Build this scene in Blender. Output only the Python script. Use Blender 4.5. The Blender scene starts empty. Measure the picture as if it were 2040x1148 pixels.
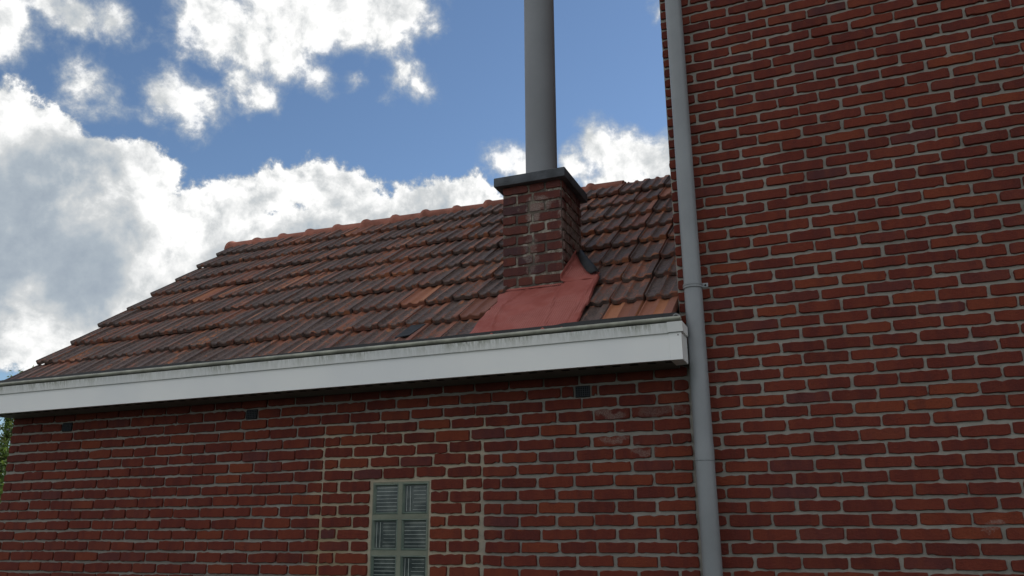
import bpy, bmesh, math, random
from mathutils import Vector, Matrix, Euler, noise as mnoise

random.seed(7)
S = bpy.context.scene
COL = S.collection
H = 1.60                      # eye height above the ground; all z below are relative to the eye, H is added on linking

# ---------------------------------------------------------------- camera
F, YAW, PITCH, ROLL = 1648.6, math.radians(-21.984), math.radians(16.520), math.radians(-0.2777)
def cam_axes():
    cy, sy, cp, sp = math.cos(YAW), math.sin(YAW), math.cos(PITCH), math.sin(PITCH)
    fwd = Vector((sy*cp, cy*cp, sp)); right = Vector((cy, -sy, 0)); up = right.cross(fwd)
    c, s = math.cos(ROLL), math.sin(ROLL)
    return c*right + s*up, c*up - s*right, fwd
RIGHT, UP, FWD = cam_axes()
cd = bpy.data.cameras.new('camera')
cam = bpy.data.objects.new('camera', cd); COL.objects.link(cam)
cd.sensor_width = 36.0; cd.lens = 36.0*F/2040.0; cd.clip_start = 0.05; cd.clip_end = 3000
m = Matrix.Identity(4)
for i in range(3):
    m[i][0], m[i][1], m[i][2] = RIGHT[i], UP[i], -FWD[i]
m[2][3] = H
cam.matrix_world = m
S.camera = cam

def sky_dir(px, py):
    """world direction seen along a line of sight (used to set the clouds in the sky)"""
    return (RIGHT*((px-1020)/F) - UP*((py-574)/F) + FWD).normalized()

# ---------------------------------------------------------------- exposure, sky, sun
S.view_settings.view_transform = 'Standard'
S.view_settings.look = 'None'
S.view_settings.gamma = 1.0
S.view_settings.use_curve_mapping = False
S.view_settings.exposure = 0.72
SUN_AZ, SUN_EL = math.radians(30), math.radians(33)      # azimuth from +Y towards +X: behind the tall house
SKY_STRENGTH = 0.072

class NT:
    """small helper around a node tree"""
    def __init__(s, tree): s.t = tree; s.n = tree.nodes; s.l = tree.links
    def new(s, typ, **kw):
        nd = s.n.new(typ)
        for k, v in kw.items(): setattr(nd, k, v)
        return nd
    def put(s, sock, v):
        if isinstance(v, bpy.types.NodeSocket): s.l.new(v, sock)
        elif v is not None:
            try: sock.default_value = v
            except Exception: sock.default_value = (*v, 1.0)
    def math(s, op, a, b=None, c=None, clamp=False):
        nd = s.new('ShaderNodeMath', operation=op, use_clamp=clamp)
        s.put(nd.inputs[0], a); s.put(nd.inputs[1], b); s.put(nd.inputs[2], c)
        return nd.outputs[0]
    def vec(s, op, a, b=None, out=0, scale=None):
        nd = s.new('ShaderNodeVectorMath', operation=op)
        s.put(nd.inputs[0], a)
        if b is not None: s.put(nd.inputs[1], b)
        if scale is not None: s.put(nd.inputs['Scale'], scale)
        return nd.outputs[out]
    def noise(s, vec, scale, detail=4, rough=0.55, out='Fac', dist=0.0):
        nd = s.new('ShaderNodeTexNoise'); s.put(nd.inputs['Vector'], vec)
        nd.inputs['Scale'].default_value = scale; nd.inputs['Detail'].default_value = detail
        nd.inputs['Roughness'].default_value = rough; nd.inputs['Distortion'].default_value = dist
        return nd.outputs[out]
    def rng(s, v, a, b, c=0.0, d=1.0, smooth=True):
        nd = s.new('ShaderNodeMapRange'); nd.interpolation_type = 'SMOOTHSTEP' if smooth else 'LINEAR'
        s.put(nd.inputs[0], v)
        for i, x in enumerate((a, b, c, d)): s.put(nd.inputs[i+1], x)
        return nd.outputs[0]
    def mix(s, f, a, b, blend='MIX'):
        nd = s.new('ShaderNodeMix', data_type='RGBA', blend_type=blend)
        s.put(nd.inputs[0], f); s.put(nd.inputs[6], a); s.put(nd.inputs[7], b)
        return nd.outputs[2]
    def ramp(s, f, stops, interp='LINEAR'):
        nd = s.new('ShaderNodeValToRGB'); s.put(nd.inputs[0], f)
        cr = nd.color_ramp; cr.interpolation = interp
        while len(cr.elements) < len(stops): cr.elements.new(0.5)
        for e, (p, c) in zip(cr.elements, stops): e.position = p; e.color = (*c, 1)
        return nd.outputs[0]
    def bump(s, h, strength, dist):
        nd = s.new('ShaderNodeBump'); s.put(nd.inputs['Height'], h)
        nd.inputs['Strength'].default_value = strength; nd.inputs['Distance'].default_value = dist
        return nd.outputs[0]

world = bpy.data.worlds.new('World'); S.world = world; world.use_nodes = True
w = NT(world.node_tree); w.n.clear()
wo = w.new('ShaderNodeOutputWorld'); bg = w.new('ShaderNodeBackground')
w.l.new(bg.outputs[0], wo.inputs[0]); bg.inputs[1].default_value = SKY_STRENGTH
sky = w.new('ShaderNodeTexSky', sky_type='NISHITA'); sky.sun_disc = False
sky.sun_elevation = SUN_EL; sky.sun_rotation = SUN_AZ
sky.air_density = 1.0; sky.dust_density = 0.1; sky.ozone_density = 3.2
tc = w.new('ShaderNodeTexCoord').outputs['Generated']
D = w.vec('NORMALIZE', tc)
# clouds: a signed field (radians inside the cloud edge) built from soft balls set in the sky, roughened by fractal noise
warp = w.vec('SUBTRACT', w.noise(D, 9, 3, out='Color'), (0.5, 0.5, 0.5))
P1 = w.vec('ADD', D, w.vec('SCALE', warp, scale=0.026))
def field(balls):
    cur = None
    for px, py, r in balls:
        c = sky_dir(px, py)
        dd = w.vec('DISTANCE', P1, (c.x, c.y, c.z), out=1)
        v = w.math('SUBTRACT', r/F, dd)
        if cur is None: cur = v
        else: cur = w.math('SMOOTH_MAX', cur, v, 0.012)
    return cur
BANK = [(8,235,84),(-20,330,160),(30,355,110),(120,375,72),(165,345,46),(225,362,72),(292,378,72),(335,420,62),(168,275,11),(395,440,82),(470,415,80),
        (560,375,62),(612,365,60),(655,395,70),(700,420,78),(752,440,80),(800,405,56),(835,415,62),(880,418,66),(940,420,66),(975,450,62),
        (170,540,200),(420,620,210),(640,590,200),(860,590,180),(-120,440,260),(330,760,190)]
HIGH = [(5,30,79), (90,5,52), (-60,40,97), (150,25,40), (235,45,40), (408,30,62), (445,65,76), (500,85,80), (560,85,80), (480,155,52), (515,180,42), (620,45,74), (690,40,78), (755,40,78), (805,35,58), (600,-40,127), (745,-60,117), (635,145,38), (370,210,58), (330,195,42), (405,212,50), (380,245,32), (805,145,40), (830,165,32), (168,172,52), (198,190,38), (160,200,44), (1190,300,52), (1240,322,72), (1300,330,74), (1350,330,78), (1420,330,81), (1500,320,97), (1150,340,44), (1010,328,33), (1045,335,38), (1250,420,117), (1312,16,22), (1140,300,21), (700,150,15), (770,190,9)]
n_big = w.noise(P1, 7, 8, 0.58)
n_fine = w.noise(P1, 26, 8, 0.62)
edge = w.math('ADD', w.math('MULTIPLY', w.math('SUBTRACT', n_big, 0.5), 0.05), w.math('MULTIPLY', w.math('SUBTRACT', n_fine, 0.5), 0.075))
bank = field(BANK); high = field(HIGH)
# unseen rest of the sky: denser, brighter cumulus, added to light the walls
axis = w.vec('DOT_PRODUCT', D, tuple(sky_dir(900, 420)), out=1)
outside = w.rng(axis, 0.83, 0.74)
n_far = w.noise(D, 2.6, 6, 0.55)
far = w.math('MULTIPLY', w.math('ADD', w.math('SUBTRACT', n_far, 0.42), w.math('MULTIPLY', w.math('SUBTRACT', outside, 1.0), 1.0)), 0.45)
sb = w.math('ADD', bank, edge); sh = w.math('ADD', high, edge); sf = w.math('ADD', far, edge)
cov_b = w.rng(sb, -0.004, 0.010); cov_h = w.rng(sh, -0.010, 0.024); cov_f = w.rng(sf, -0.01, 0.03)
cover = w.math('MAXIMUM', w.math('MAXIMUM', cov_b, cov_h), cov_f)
# light relief: density difference towards the sun
sunv = Vector((math.sin(SUN_AZ)*math.cos(SUN_EL), math.cos(SUN_AZ)*math.cos(SUN_EL), math.sin(SUN_EL)))
P2 = w.vec('ADD', P1, tuple(sunv*0.014))
rel = w.math('SUBTRACT', n_big, w.noise(P2, 7, 8, 0.58))
rel2 = w.math('SUBTRACT', n_fine, w.noise(P2, 26, 8, 0.62))
n_mid = w.noise(P1, 6.5, 5, 0.55)
mottle = w.math('MULTIPLY', w.math('SUBTRACT', n_mid, 0.5), 0.30)
lit_b = w.rng(w.math('ADD', sb, mottle), 0.004, 0.115, 1.0, 0.10)
lit_h = w.rng(w.math('ADD', sh, mottle), 0.0, 0.085, 1.0, 0.45)
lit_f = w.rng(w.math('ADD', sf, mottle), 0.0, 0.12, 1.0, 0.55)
thin = w.rng(sb, 0.10, 0.02)
lit = w.math('ADD', lit_b, w.math('MULTIPLY', w.math('MULTIPLY', w.math('ADD', rel, w.math('MULTIPLY', rel2, 0.5)), 3.0), w.math('ADD', w.math('MULTIPLY', thin, 0.5), 0.50)))
lit_h = w.math('ADD', lit_h, w.math('MULTIPLY', w.math('ADD', rel, w.math('MULTIPLY', rel2, 0.6)), 2.4))
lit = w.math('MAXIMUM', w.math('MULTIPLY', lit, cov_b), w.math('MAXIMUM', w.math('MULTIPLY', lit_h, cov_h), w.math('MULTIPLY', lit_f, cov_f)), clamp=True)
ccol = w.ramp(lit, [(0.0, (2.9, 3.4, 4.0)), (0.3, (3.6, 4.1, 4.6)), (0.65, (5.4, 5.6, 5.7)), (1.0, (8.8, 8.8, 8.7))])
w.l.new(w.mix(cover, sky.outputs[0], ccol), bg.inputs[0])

sd = bpy.data.lights.new('sun', 'SUN'); sd.energy = 2.5; sd.angle = math.radians(0.6); sd.color = (1.0, 0.95, 0.88)
sun = bpy.data.objects.new('sun', sd); COL.objects.link(sun)
sun.rotation_euler = (-sunv).to_track_quat('-Z', 'Y').to_euler()
sun.location = (6, 20, 25)

# ---------------------------------------------------------------- materials
def material(name):
    mt = bpy.data.materials.new(name); mt.use_nodes = True
    t = NT(mt.node_tree); return mt, t, mt.node_tree.nodes['Principled BSDF']
def piece_random(t):
    """one random number per loose piece, whether it is its own object or part of a joined mesh"""
    r = t.math('ADD', t.new('ShaderNodeObjectInfo').outputs['Random'], t.new('ShaderNodeNewGeometry').outputs['Random Per Island'])
    wn = t.new('ShaderNodeTexWhiteNoise', noise_dimensions='1D'); t.put(wn.inputs['W'], t.math('MULTIPLY', r, 91.7))
    return wn.outputs[0], wn.outputs[1]
def pos(t): return t.new('ShaderNodeNewGeometry').outputs['Position']

def brick_material(name, stops, pale=0.0, stains=()):
    mt, t, b = material(name)
    r, rc = piece_random(t)
    p = t.vec('ADD', pos(t), t.vec('SCALE', rc, scale=7.0))
    base = t.ramp(r, stops)
    ps = t.vec('MULTIPLY', p, (1.0, 1.0, 0.35))
    n1 = t.noise(ps, 16, 5, 0.6)                 # flashing and firing bands across the brick
    n2 = t.noise(p, 90, 4, 0.7)
    n3 = t.noise(p, 420, 3, 0.7)
    col = t.mix(t.rng(n1, 0.40, 0.72), base, t.mix(0.35, base, (0.21, 0.052, 0.024)))
    col = t.mix(t.rng(n1, 0.5, 0.28), col, t.mix(0.45, base, (0.080, 0.022, 0.020)))
    col = t.mix(t.math('MULTIPLY', t.rng(n2, 0.52, 0.80), 0.55), col, (0.075, 0.03, 0.025))
    col = t.mix(t.math('MULTIPLY', t.rng(n2, 0.46, 0.22), 0.22), col, (0.27, 0.085, 0.05))
    n4 = t.noise(p, 34, 6, 0.75)
    col = t.mix(t.math('MULTIPLY', t.rng(n4, 0.64-pale, 0.82-pale), 0.22+pale*3), col, (0.30, 0.25, 0.21))   # lime bloom and smeared mortar
    col = t.mix(t.math('MULTIPLY', t.rng(n3, 0.56, 0.70), 0.55), col, (0.038, 0.016, 0.016))
    # lime washed out of the joints: a few patches with a place of their own
    wp = t.vec('ADD', pos(t), t.vec('SCALE', t.vec('SUBTRACT', t.noise(pos(t), 11, 4, 0.65, out='Color'), (0.5, 0.5, 0.5)), scale=0.16))
    sep = t.new('ShaderNodeSeparateXYZ'); t.l.new(wp, sep.inputs[0])
    st = None
    for cx, cz, rx, rz, amt in stains:
        d2 = t.math('ADD', t.math('POWER', t.math('DIVIDE', t.math('SUBTRACT', sep.outputs[0], cx), rx), 2.0), t.math('POWER', t.math('DIVIDE', t.math('SUBTRACT', sep.outputs[2], cz+H), rz), 2.0))
        v = t.math('MULTIPLY', t.rng(d2, 1.0, 0.3), amt)
        st = v if st is None else t.math('MAXIMUM', st, v)
    if st is not None:
        col = t.mix(t.math('MULTIPLY', st, t.rng(t.noise(pos(t), 150, 4, 0.7), 0.25, 0.75)), col, (0.34, 0.30, 0.27))
    t.put(b.inputs['Base Color'], col); b.inputs['Roughness'].default_value = 0.88
    b.inputs['Specular IOR Level'].default_value = 0.25
    hgt = t.math('ADD', t.math('MULTIPLY', n2, 0.7), t.math('MULTIPLY', n3, 0.3))
    t.put(b.inputs['Normal'], t.bump(hgt, 0.8, 0.008))
    return mt
RED = [(0.0, (0.100, 0.021, 0.016)), (0.15, (0.120, 0.024, 0.018)), (0.50, (0.138, 0.027, 0.018)), (0.78, (0.160, 0.032, 0.019)),
       (0.91, (0.192, 0.043, 0.020)), (0.955, (0.120, 0.029, 0.025)), (0.99, (0.105, 0.031, 0.031)), (1.0, (0.080, 0.027, 0.029))]
PURPLE = [(0.0, (0.092, 0.034, 0.033)), (0.4, (0.112, 0.037, 0.033)), (0.8, (0.125, 0.040, 0.032)), (1.0, (0.068, 0.038, 0.044))]
M_BRICK = brick_material('old_red_brick', RED, 0.0, ((-1.13, 0.585, 0.11, 0.035, 0.55), (-0.86, 0.59, 0.16, 0.03, 0.3), (-1.10, 0.455, 0.10, 0.03, 0.5), (-0.95, 0.39, 0.09, 0.03, 0.45), (0.75, 0.14, 0.10, 0.02, 0.6), (0.52, 0.02, 0.05, 0.02, 0.5)))
M_CHIM = brick_material('sooty_chimney_brick', PURPLE, 0.07, ((-1.655, 1.90, 0.06, 0.10, 0.95), (-1.60, 1.95, 0.09, 0.05, 0.7), (-1.67, 1.62, 0.05, 0.16, 0.5), (-1.44, 1.80, 0.05, 0.30, 0.75)))

def mortar_material(name, grey, beige=None):
    mt, t, b = material(name)
    p = pos(t)
    n1 = t.noise(p, 3.0, 5, 0.6); n2 = t.noise(p, 60, 5, 0.7); n3 = t.noise(p, 300, 3, 0.7)
    col = t.mix(t.rng(n1, 0.35, 0.7), grey, tuple(g*0.78 for g in grey))
    if beige:
        # later, sandier mortar round the infill panel that holds the glass blocks
        sx = t.new('ShaderNodeSeparateXYZ'); t.l.new(p, sx.inputs[0])
        wob = t.math('MULTIPLY', t.math('SUBTRACT', t.noise(p, 5, 4, 0.6), 0.5), 0.35)
        fx = t.math('MULTIPLY', t.rng(t.math('ADD', sx.outputs[0], wob), -2.98, -2.84), t.rng(t.math('ADD', sx.outputs[0], wob), -1.66, -1.92))
        fz = t.rng(t.math('ADD', sx.outputs[2], wob), H+0.66, H+0.50)
        col = t.mix(t.math('MULTIPLY', fx, fz), col, beige)
        ochre = t.math('MULTIPLY', t.math('MULTIPLY', t.rng(sx.outputs[0], -2.98, -2.87), t.rng(sx.outputs[0], -2.55, -2.75)), t.rng(sx.outputs[2], H+0.30, H-0.05))
        col = t.mix(t.math('MULTIPLY', ochre, 0.55), col, (0.30, 0.22, 0.11))
    col = t.mix(t.math('MULTIPLY', t.rng(n2, 0.52, 0.75), 0.45), col, tuple(g*0.55 for g in grey))
    col = t.mix(t.math('MULTIPLY', t.rng(n3, 0.62, 0.75), 0.35), col, (0.12, 0.10, 0.09))
    t.put(b.inputs['Base Color'], col); b.inputs['Roughness'].default_value = 0.95
    b.inputs['Specular IOR Level'].default_value = 0.2
    t.put(b.inputs['Normal'], t.bump(t.math('ADD', t.math('MULTIPLY', n2, 0.7), t.math('MULTIPLY', n3, 0.3)), 0.8, 0.008))
    return mt
M_MORTAR = mortar_material('grey_cement_mortar', (0.350, 0.330, 0.295))
M_MORTAR_LOW = mortar_material('grey_and_sandy_mortar', (0.310, 0.292, 0.262), (0.42, 0.365, 0.275))
def chimney_mortar():
    mt, t, b = material('sooty_mortar_with_lime')
    p = pos(t); n1 = t.noise(p, 9, 5, 0.65); n2 = t.noise(p, 70, 5, 0.7); n3 = t.noise(t.vec('MULTIPLY', p, (1, 1, 0.3)), 26, 4, 0.6)
    col = t.mix(t.rng(n1, 0.40, 0.62), (0.095, 0.076, 0.066), (0.20, 0.165, 0.130))
    col = t.mix(t.math('MULTIPLY', t.rng(t.math('ADD', t.math('MULTIPLY', n3, 0.5), t.math('MULTIPLY', n1, 0.5)), 0.50, 0.59), 0.75), col, (0.46, 0.42, 0.36))
    col = t.mix(t.math('MULTIPLY', t.rng(n2, 0.5, 0.7), 0.5), col, (0.08, 0.065, 0.058))
    t.put(b.inputs['Base Color'], col); b.inputs['Roughness'].default_value = 0.95
    t.put(b.inputs['Normal'], t.bump(n2, 1.0, 0.01))
    return mt
M_MORTAR_CHIM = chimney_mortar()
M_WMORTAR = mortar_material('window_mortar', (0.235, 0.255, 0.20))

def tile_material(name, fresh):
    mt, t, b = material(name)
    r, rc = piece_random(t)
    p = t.vec('ADD', pos(t), t.vec('SCALE', rc, scale=5.0))
    pl = t.vec('MULTIPLY', p, (1.0, 0.33, 0.33))              # streaks run down the slope
    n1 = t.noise(pl, 17, 5, 0.66); n2 = t.noise(p, 42, 6, 0.72); n3 = t.noise(p, 260, 3, 0.7)
    clay = t.ramp(r, [(0.0, (0.18, 0.070, 0.050)), (0.4, (0.23, 0.088, 0.056)), (0.75, (0.29, 0.108, 0.060)), (1.0, (0.38, 0.150, 0.072))])
    grime = t.mix(t.rng(n2, 0.35, 0.65), (0.046, 0.037, 0.037), (0.125, 0.090, 0.078))
    wn = t.new('ShaderNodeTexWhiteNoise', noise_dimensions='3D'); t.l.new(rc, wn.inputs[0])
    amount = t.rng(wn.outputs[0], 0.0, 1.0, -0.060, 0.065, smooth=False)
    wide = t.math('MULTIPLY', t.math('SUBTRACT', t.noise(t.vec('MULTIPLY', pos(t), (1.0, 0.35, 0.35)), 2.6, 5, 0.6), 0.5), 0.34)      # soot and rain runs that cross many tiles
    amount = t.math('ADD', amount, wide)
    along = t.new('ShaderNodeSeparateXYZ'); t.l.new(t.new('ShaderNodeTexCoord').outputs['Object'], along.inputs[0])
    u_ = t.math('FRACT', t.math('DIVIDE', along.outputs[0], 0.1793))
    ribs = t.math('MAXIMUM', t.math('MULTIPLY', t.rng(u_, 0.28, 0.36), t.rng(u_, 0.52, 0.46)), t.rng(u_, 0.71, 0.79))
    rub = t.math('MULTIPLY', t.math('SUBTRACT', 0.42, ribs), 0.05)           # soot lies in the troughs, the ribs are rubbed back to clay
    amount = t.math('ADD', amount, rub)
    worn = t.rng(along.outputs[1], 0.040, 0.010, 0.0, -0.03)                # the exposed lower lip wears back to clay
    kept = t.rng(along.outputs[1], 0.22, 0.30, 0.0, -0.07)                # sheltered under the tile above
    dirt = t.rng(t.math('ADD', t.math('ADD', t.math('MULTIPLY', n1, 0.42), t.math('MULTIPLY', n2, 0.58)), t.math('ADD', amount, t.math('ADD', worn, kept))), 0.395 + fresh, 0.475 + fresh)
    col = t.mix(t.math('MULTIPLY', dirt, 0.93), clay, grime)
    col = t.mix(t.math('MULTIPLY', t.rng(n3, 0.60, 0.74), 0.55), col, (0.04, 0.035, 0.035))
    n5 = t.noise(p, 38, 4, 0.6)
    col = t.mix(t.math('MULTIPLY', t.rng(n5, 0.62, 0.72), 0.4), col, (0.26, 0.21, 0.15))     # pale lichen
    t.put(b.inputs['Base Color'], col); b.inputs['Roughness'].default_value = 0.68
    b.inputs['Specular IOR Level'].default_value = 0.4
    t.put(b.inputs['Normal'], t.bump(t.math('ADD', t.math('MULTIPLY', n2, 0.6), t.math('MULTIPLY', n3, 0.4)), 0.5, 0.006))
    return mt
M_TILE = tile_material('weathered_clay_tile', 0.0)
M_TILE_NEW = tile_material('fresh_clay_tile', 0.26)

def simple(name, col, rough=0.6, var=0.25, scale=20, bump=0.2, spec=0.4, metal=0.0):
    mt, t, b = material(name)
    p = pos(t); n1 = t.noise(p, scale, 5, 0.6); n2 = t.noise(p, scale*9, 3, 0.6)
    c = t.mix(t.rng(n1, 0.3, 0.7), tuple(x*(1-var) for x in col), tuple(min(1, x*(1+var*0.5)) for x in col))
    t.put(b.inputs['Base Color'], c); b.inputs['Roughness'].default_value = rough
    b.inputs['Specular IOR Level'].default_value = spec; b.inputs['Metallic'].default_value = metal
    if bump: t.put(b.inputs['Normal'], t.bump(n2, bump, 0.004))
    return mt
M_RIDGE = simple('ridge_clay', (0.36, 0.135, 0.095), 0.8, 0.35, 9, 0.4)
M_RUBBER = simple('black_rubber_sheet', (0.018, 0.019, 0.022), 0.55)
M_FELT = simple('black_roofing_felt', (0.020, 0.022, 0.026), 0.7)
M_DECK = simple('dark_roof_boarding', (0.03, 0.025, 0.022), 0.9)
M_PIPE = simple('grey_pvc', (0.235, 0.25, 0.265), 0.42, 0.12, 3, 0.05)
M_FLUE = simple('grey_painted_flue', (0.245, 0.255, 0.275), 0.6, 0.10, 2, 0.04, 0.3)
M_CAP = simple('dark_slate_concrete', (0.085, 0.092, 0.105), 0.8, 0.35, 14, 0.6)
M_BED = simple('ridge_mortar_bed', (0.075, 0.070, 0.070), 0.95, 0.4, 22, 1.0)
M_SOFFIT = simple('grey_soffit_board', (0.14, 0.15, 0.145), 0.6, 0.2, 6, 0.1)
M_SLOT = simple('dark_slot', (0.01, 0.01, 0.012), 0.9, 0.1)
M_VENT = simple('vent_grille_plastic', (0.045, 0.05, 0.062), 0.6, 0.2)
M_SCREW = simple('dull_steel_screw', (0.25, 0.25, 0.25), 0.4, 0.2, 30, 0.1, 0.5, 0.8)
M_PLASTER = simple('rendered_side_wall', (0.22, 0.12, 0.09), 0.9, 0.3, 6, 0.4)

def pvc_white(name, stain):
    mt, t, b = material(name)
    p = pos(t); sx = t.new('ShaderNodeSeparateXYZ'); t.l.new(p, sx.inputs[0])
    pv = t.vec('MULTIPLY', p, (1.0, 1.0, 0.10))
    run = t.noise(pv, 55, 4, 0.75); broad = t.noise(p, 1.6, 3, 0.5); fine = t.noise(p, 130, 5, 0.75)
    col = t.mix(t.rng(broad, 0.3, 0.7), (0.76, 0.77, 0.78), (0.83, 0.83, 0.82))
    if stain:
        top = t.rng(sx.outputs[2], H+0.915, H+0.968)
        patch = t.rng(t.noise(p, 3.2, 3, 0.6), 0.42, 0.62)
        green = t.math('MULTIPLY', t.math('MULTIPLY', t.rng(run, 0.34, 0.62), t.math('ADD', 0.25, t.math('MULTIPLY', top, 0.75))), t.math('ADD', 0.35, t.math('MULTIPLY', patch, 0.65)))
        col = t.mix(t.math('MULTIPLY', green, 0.75*stain), col, (0.22, 0.23, 0.16))
        speck = t.math('MULTIPLY', t.math('MULTIPLY', t.rng(fine, 0.56, 0.66), t.rng(run, 0.5, 0.62)), t.math('MULTIPLY', patch, top))
        col = t.mix(t.math('MULTIPLY', speck, 0.9), col, (0.03, 0.03, 0.025))
    col = t.mix(t.math('MULTIPLY', t.rng(fine, 0.64, 0.78), 0.2), col, (0.4, 0.4, 0.38))
    t.put(b.inputs['Base Color'], col); b.inputs['Roughness'].default_value = 0.38
    return mt
M_WHITE = pvc_white('white_pvc_board', 0.0)
M_WHITE_ST = pvc_white('white_pvc_stained', 1.0)
M_LIP = simple('algae_stained_lip', (0.36, 0.36, 0.30), 0.5, 0.35, 9, 0.2)

def flashing_material():
    mt, t, b = material('red_flashing_sheet')
    p = pos(t)
    n1 = t.noise(p, 7, 4, 0.55); n2 = t.noise(p, 40, 5, 0.65)
    col = t.mix(t.rng(n1, 0.35, 0.68), (0.30, 0.078, 0.062), (0.36, 0.108, 0.090))
    col = t.mix(t.math('MULTIPLY', t.rng(n2, 0.55, 0.75), 0.35), col, (0.42, 0.19, 0.17))
    # embossed mesh of the stretch metal
    uv = t.new('ShaderNodeUVMap').outputs[0]
    sx = t.new('ShaderNodeSeparateXYZ'); t.l.new(uv, sx.inputs[0])
    ga = t.math('SINE', t.math('MULTIPLY', sx.outputs[0], 2*math.pi/0.0125))
    gb = t.math('SINE', t.math('MULTIPLY', sx.outputs[1], 2*math.pi/0.0125))
    grid = t.math('MAXIMUM', ga, gb)
    where = t.rng(t.noise(p, 5.0, 2, 0.5), 0.44, 0.56)
    col = t.mix(t.math('MULTIPLY', t.math('MULTIPLY', t.rng(grid, 0.2, 0.95), where), 0.5), t.mix(0.12, col, (0.2, 0.05, 0.05)), (0.50, 0.20, 0.175))
    t.put(b.inputs['Base Color'], col); b.inputs['Roughness'].default_value = 0.75
    b.inputs['Specular IOR Level'].default_value = 0.2
    t.put(b.inputs['Normal'], t.bump(t.math('ADD', t.math('MULTIPLY', t.math('MULTIPLY', grid, where), 0.5), t.math('MULTIPLY', n2, 0.8)), 0.8, 0.004))
    return mt
M_FLASH = flashing_material()

def glass_material(name, col, rough, tint):
    mt, t, b = material(name)
    p = pos(t); n1 = t.noise(p, 14, 3, 0.5)
    t.put(b.inputs['Base Color'], t.mix(t.rng(n1, 0.35, 0.7), col, tint))
    b.inputs['Roughness'].default_value = rough; b.inputs['IOR'].default_value = 1.5
    b.inputs['Specular IOR Level'].default_value = 0.4
    return mt
M_GLASS = glass_material('glass_block_face', (0.030, 0.044, 0.045), 0.16, (0.085, 0.105, 0.098))
M_GRIM = glass_material('glass_block_rim', (0.14, 0.19, 0.16), 0.25, (0.20, 0.245, 0.205))
M_RIB = glass_material('glass_block_rib', (0.42, 0.47, 0.45), 0.3, (0.62, 0.66, 0.62))

def leaf_material():
    mt, t, b = material('green_leaves')
    r, rc = piece_random(t)
    t.put(b.inputs['Base Color'], t.ramp(r, [(0, (0.035, 0.075, 0.02)), (0.5, (0.06, 0.11, 0.03)), (0.9, (0.10, 0.15, 0.04)), (1, (0.16, 0.17, 0.05))]))
    b.inputs['Roughness'].default_value = 0.5
    b.inputs['Transmission Weight'].default_value = 0.0
    tr = t.new('ShaderNodeBsdfTranslucent'); tr.inputs[0].default_value = (0.16, 0.24, 0.04, 1)
    mx = t.new('ShaderNodeMixShader'); mx.inputs[0].default_value = 0.35
    t.l.new(b.outputs[0], mx.inputs[1]); t.l.new(tr.outputs[0], mx.inputs[2])
    t.l.new(mx.outputs[0], t.n['Material Output'].inputs[0])
    return mt
M_LEAF = leaf_material()
M_BARK = simple('bark', (0.09, 0.07, 0.05), 0.9, 0.4, 25, 1.0)
def ground_material():
    mt, t, b = material('paved_yard')
    p = pos(t); n1 = t.noise(p, 0.8, 5, 0.6); n2 = t.noise(p, 30, 5, 0.7)
    t.put(b.inputs['Base Color'], t.mix(t.rng(n1, 0.35, 0.65), t.mix(n2, (0.045, 0.043, 0.040), (0.075, 0.072, 0.066)), t.mix(n2, (0.025, 0.045, 0.015), (0.05, 0.07, 0.028))))
    b.inputs['Roughness'].default_value = 0.95
    t.put(b.inputs['Normal'], t.bump(n2, 0.8, 0.02))
    return mt
M_GROUND = ground_material()

# ---------------------------------------------------------------- object helpers
class MB:
    """collects shapes and links them as one mesh object; coordinates are metres, z relative to eye height"""
    def __init__(s): s.bm = bmesh.new()
    def face(s, pts):
        try: return s.bm.faces.new([s.bm.verts.new(p) for p in pts])
        except ValueError: return None
    def box(s, x0, x1, y0, y1, z0, z1, bev=0.0):
        bb = bmesh.new(); bmesh.ops.create_cube(bb, size=1)
        for v in bb.verts: v.co = ((x0+x1)/2 + v.co.x*(x1-x0), (y0+y1)/2 + v.co.y*(y1-y0), (z0+z1)/2 + v.co.z*(z1-z0))
        if bev: bmesh.ops.bevel(bb, geom=bb.edges[:], offset=bev, segments=2, affect='EDGES', profile=0.6)
        me = bpy.data.meshes.new('t'); bb.to_mesh(me); bb.free(); s.bm.from_mesh(me); bpy.data.meshes.remove(me)
        return s
    def prism(s, prof, x0, x1):
        """(y, z) outline extruded along x"""
        a = [s.bm.verts.new((x0, y, z)) for y, z in prof]; b = [s.bm.verts.new((x1, y, z)) for y, z in prof]
        n = len(prof)
        for i in range(n): s.bm.faces.new((a[i], a[(i+1) % n], b[(i+1) % n], b[i]))
        s.bm.faces.new(a[::-1]); s.bm.faces.new(b)
        return s
    def tube(s, cx, cy, rings, seg=32, caps=True):
        """vertical turned shape: rings of (radius, z)"""
        prev = None; first = None
        for r, z in rings:
            cur = [s.bm.verts.new((cx+r*math.cos(2*math.pi*i/seg), cy+r*math.sin(2*math.pi*i/seg), z)) for i in range(seg)]
            if prev:
                for i in range(seg): s.bm.faces.new((prev[i], prev[(i+1) % seg], cur[(i+1) % seg], cur[i]))
            else: first = cur
            prev = cur
        if caps: s.bm.faces.new(first[::-1]); s.bm.faces.new(prev)
        return s
    def mesh(s, name, mat, smooth=False, angle=None):
        bmesh.ops.recalc_face_normals(s.bm, faces=s.bm.faces)
        me = bpy.data.meshes.new(name); s.bm.to_mesh(me); s.bm.free()
        me.materials.append(mat)
        if smooth:
            for p in me.polygons: p.use_smooth = True
            if angle is not None: me.set_sharp_from_angle(angle=math.radians(angle))
        return me
    def build(s, name, mat, parent=None, smooth=False, angle=None):
        return link(name, s.mesh(name, mat, smooth, angle), parent)

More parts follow.
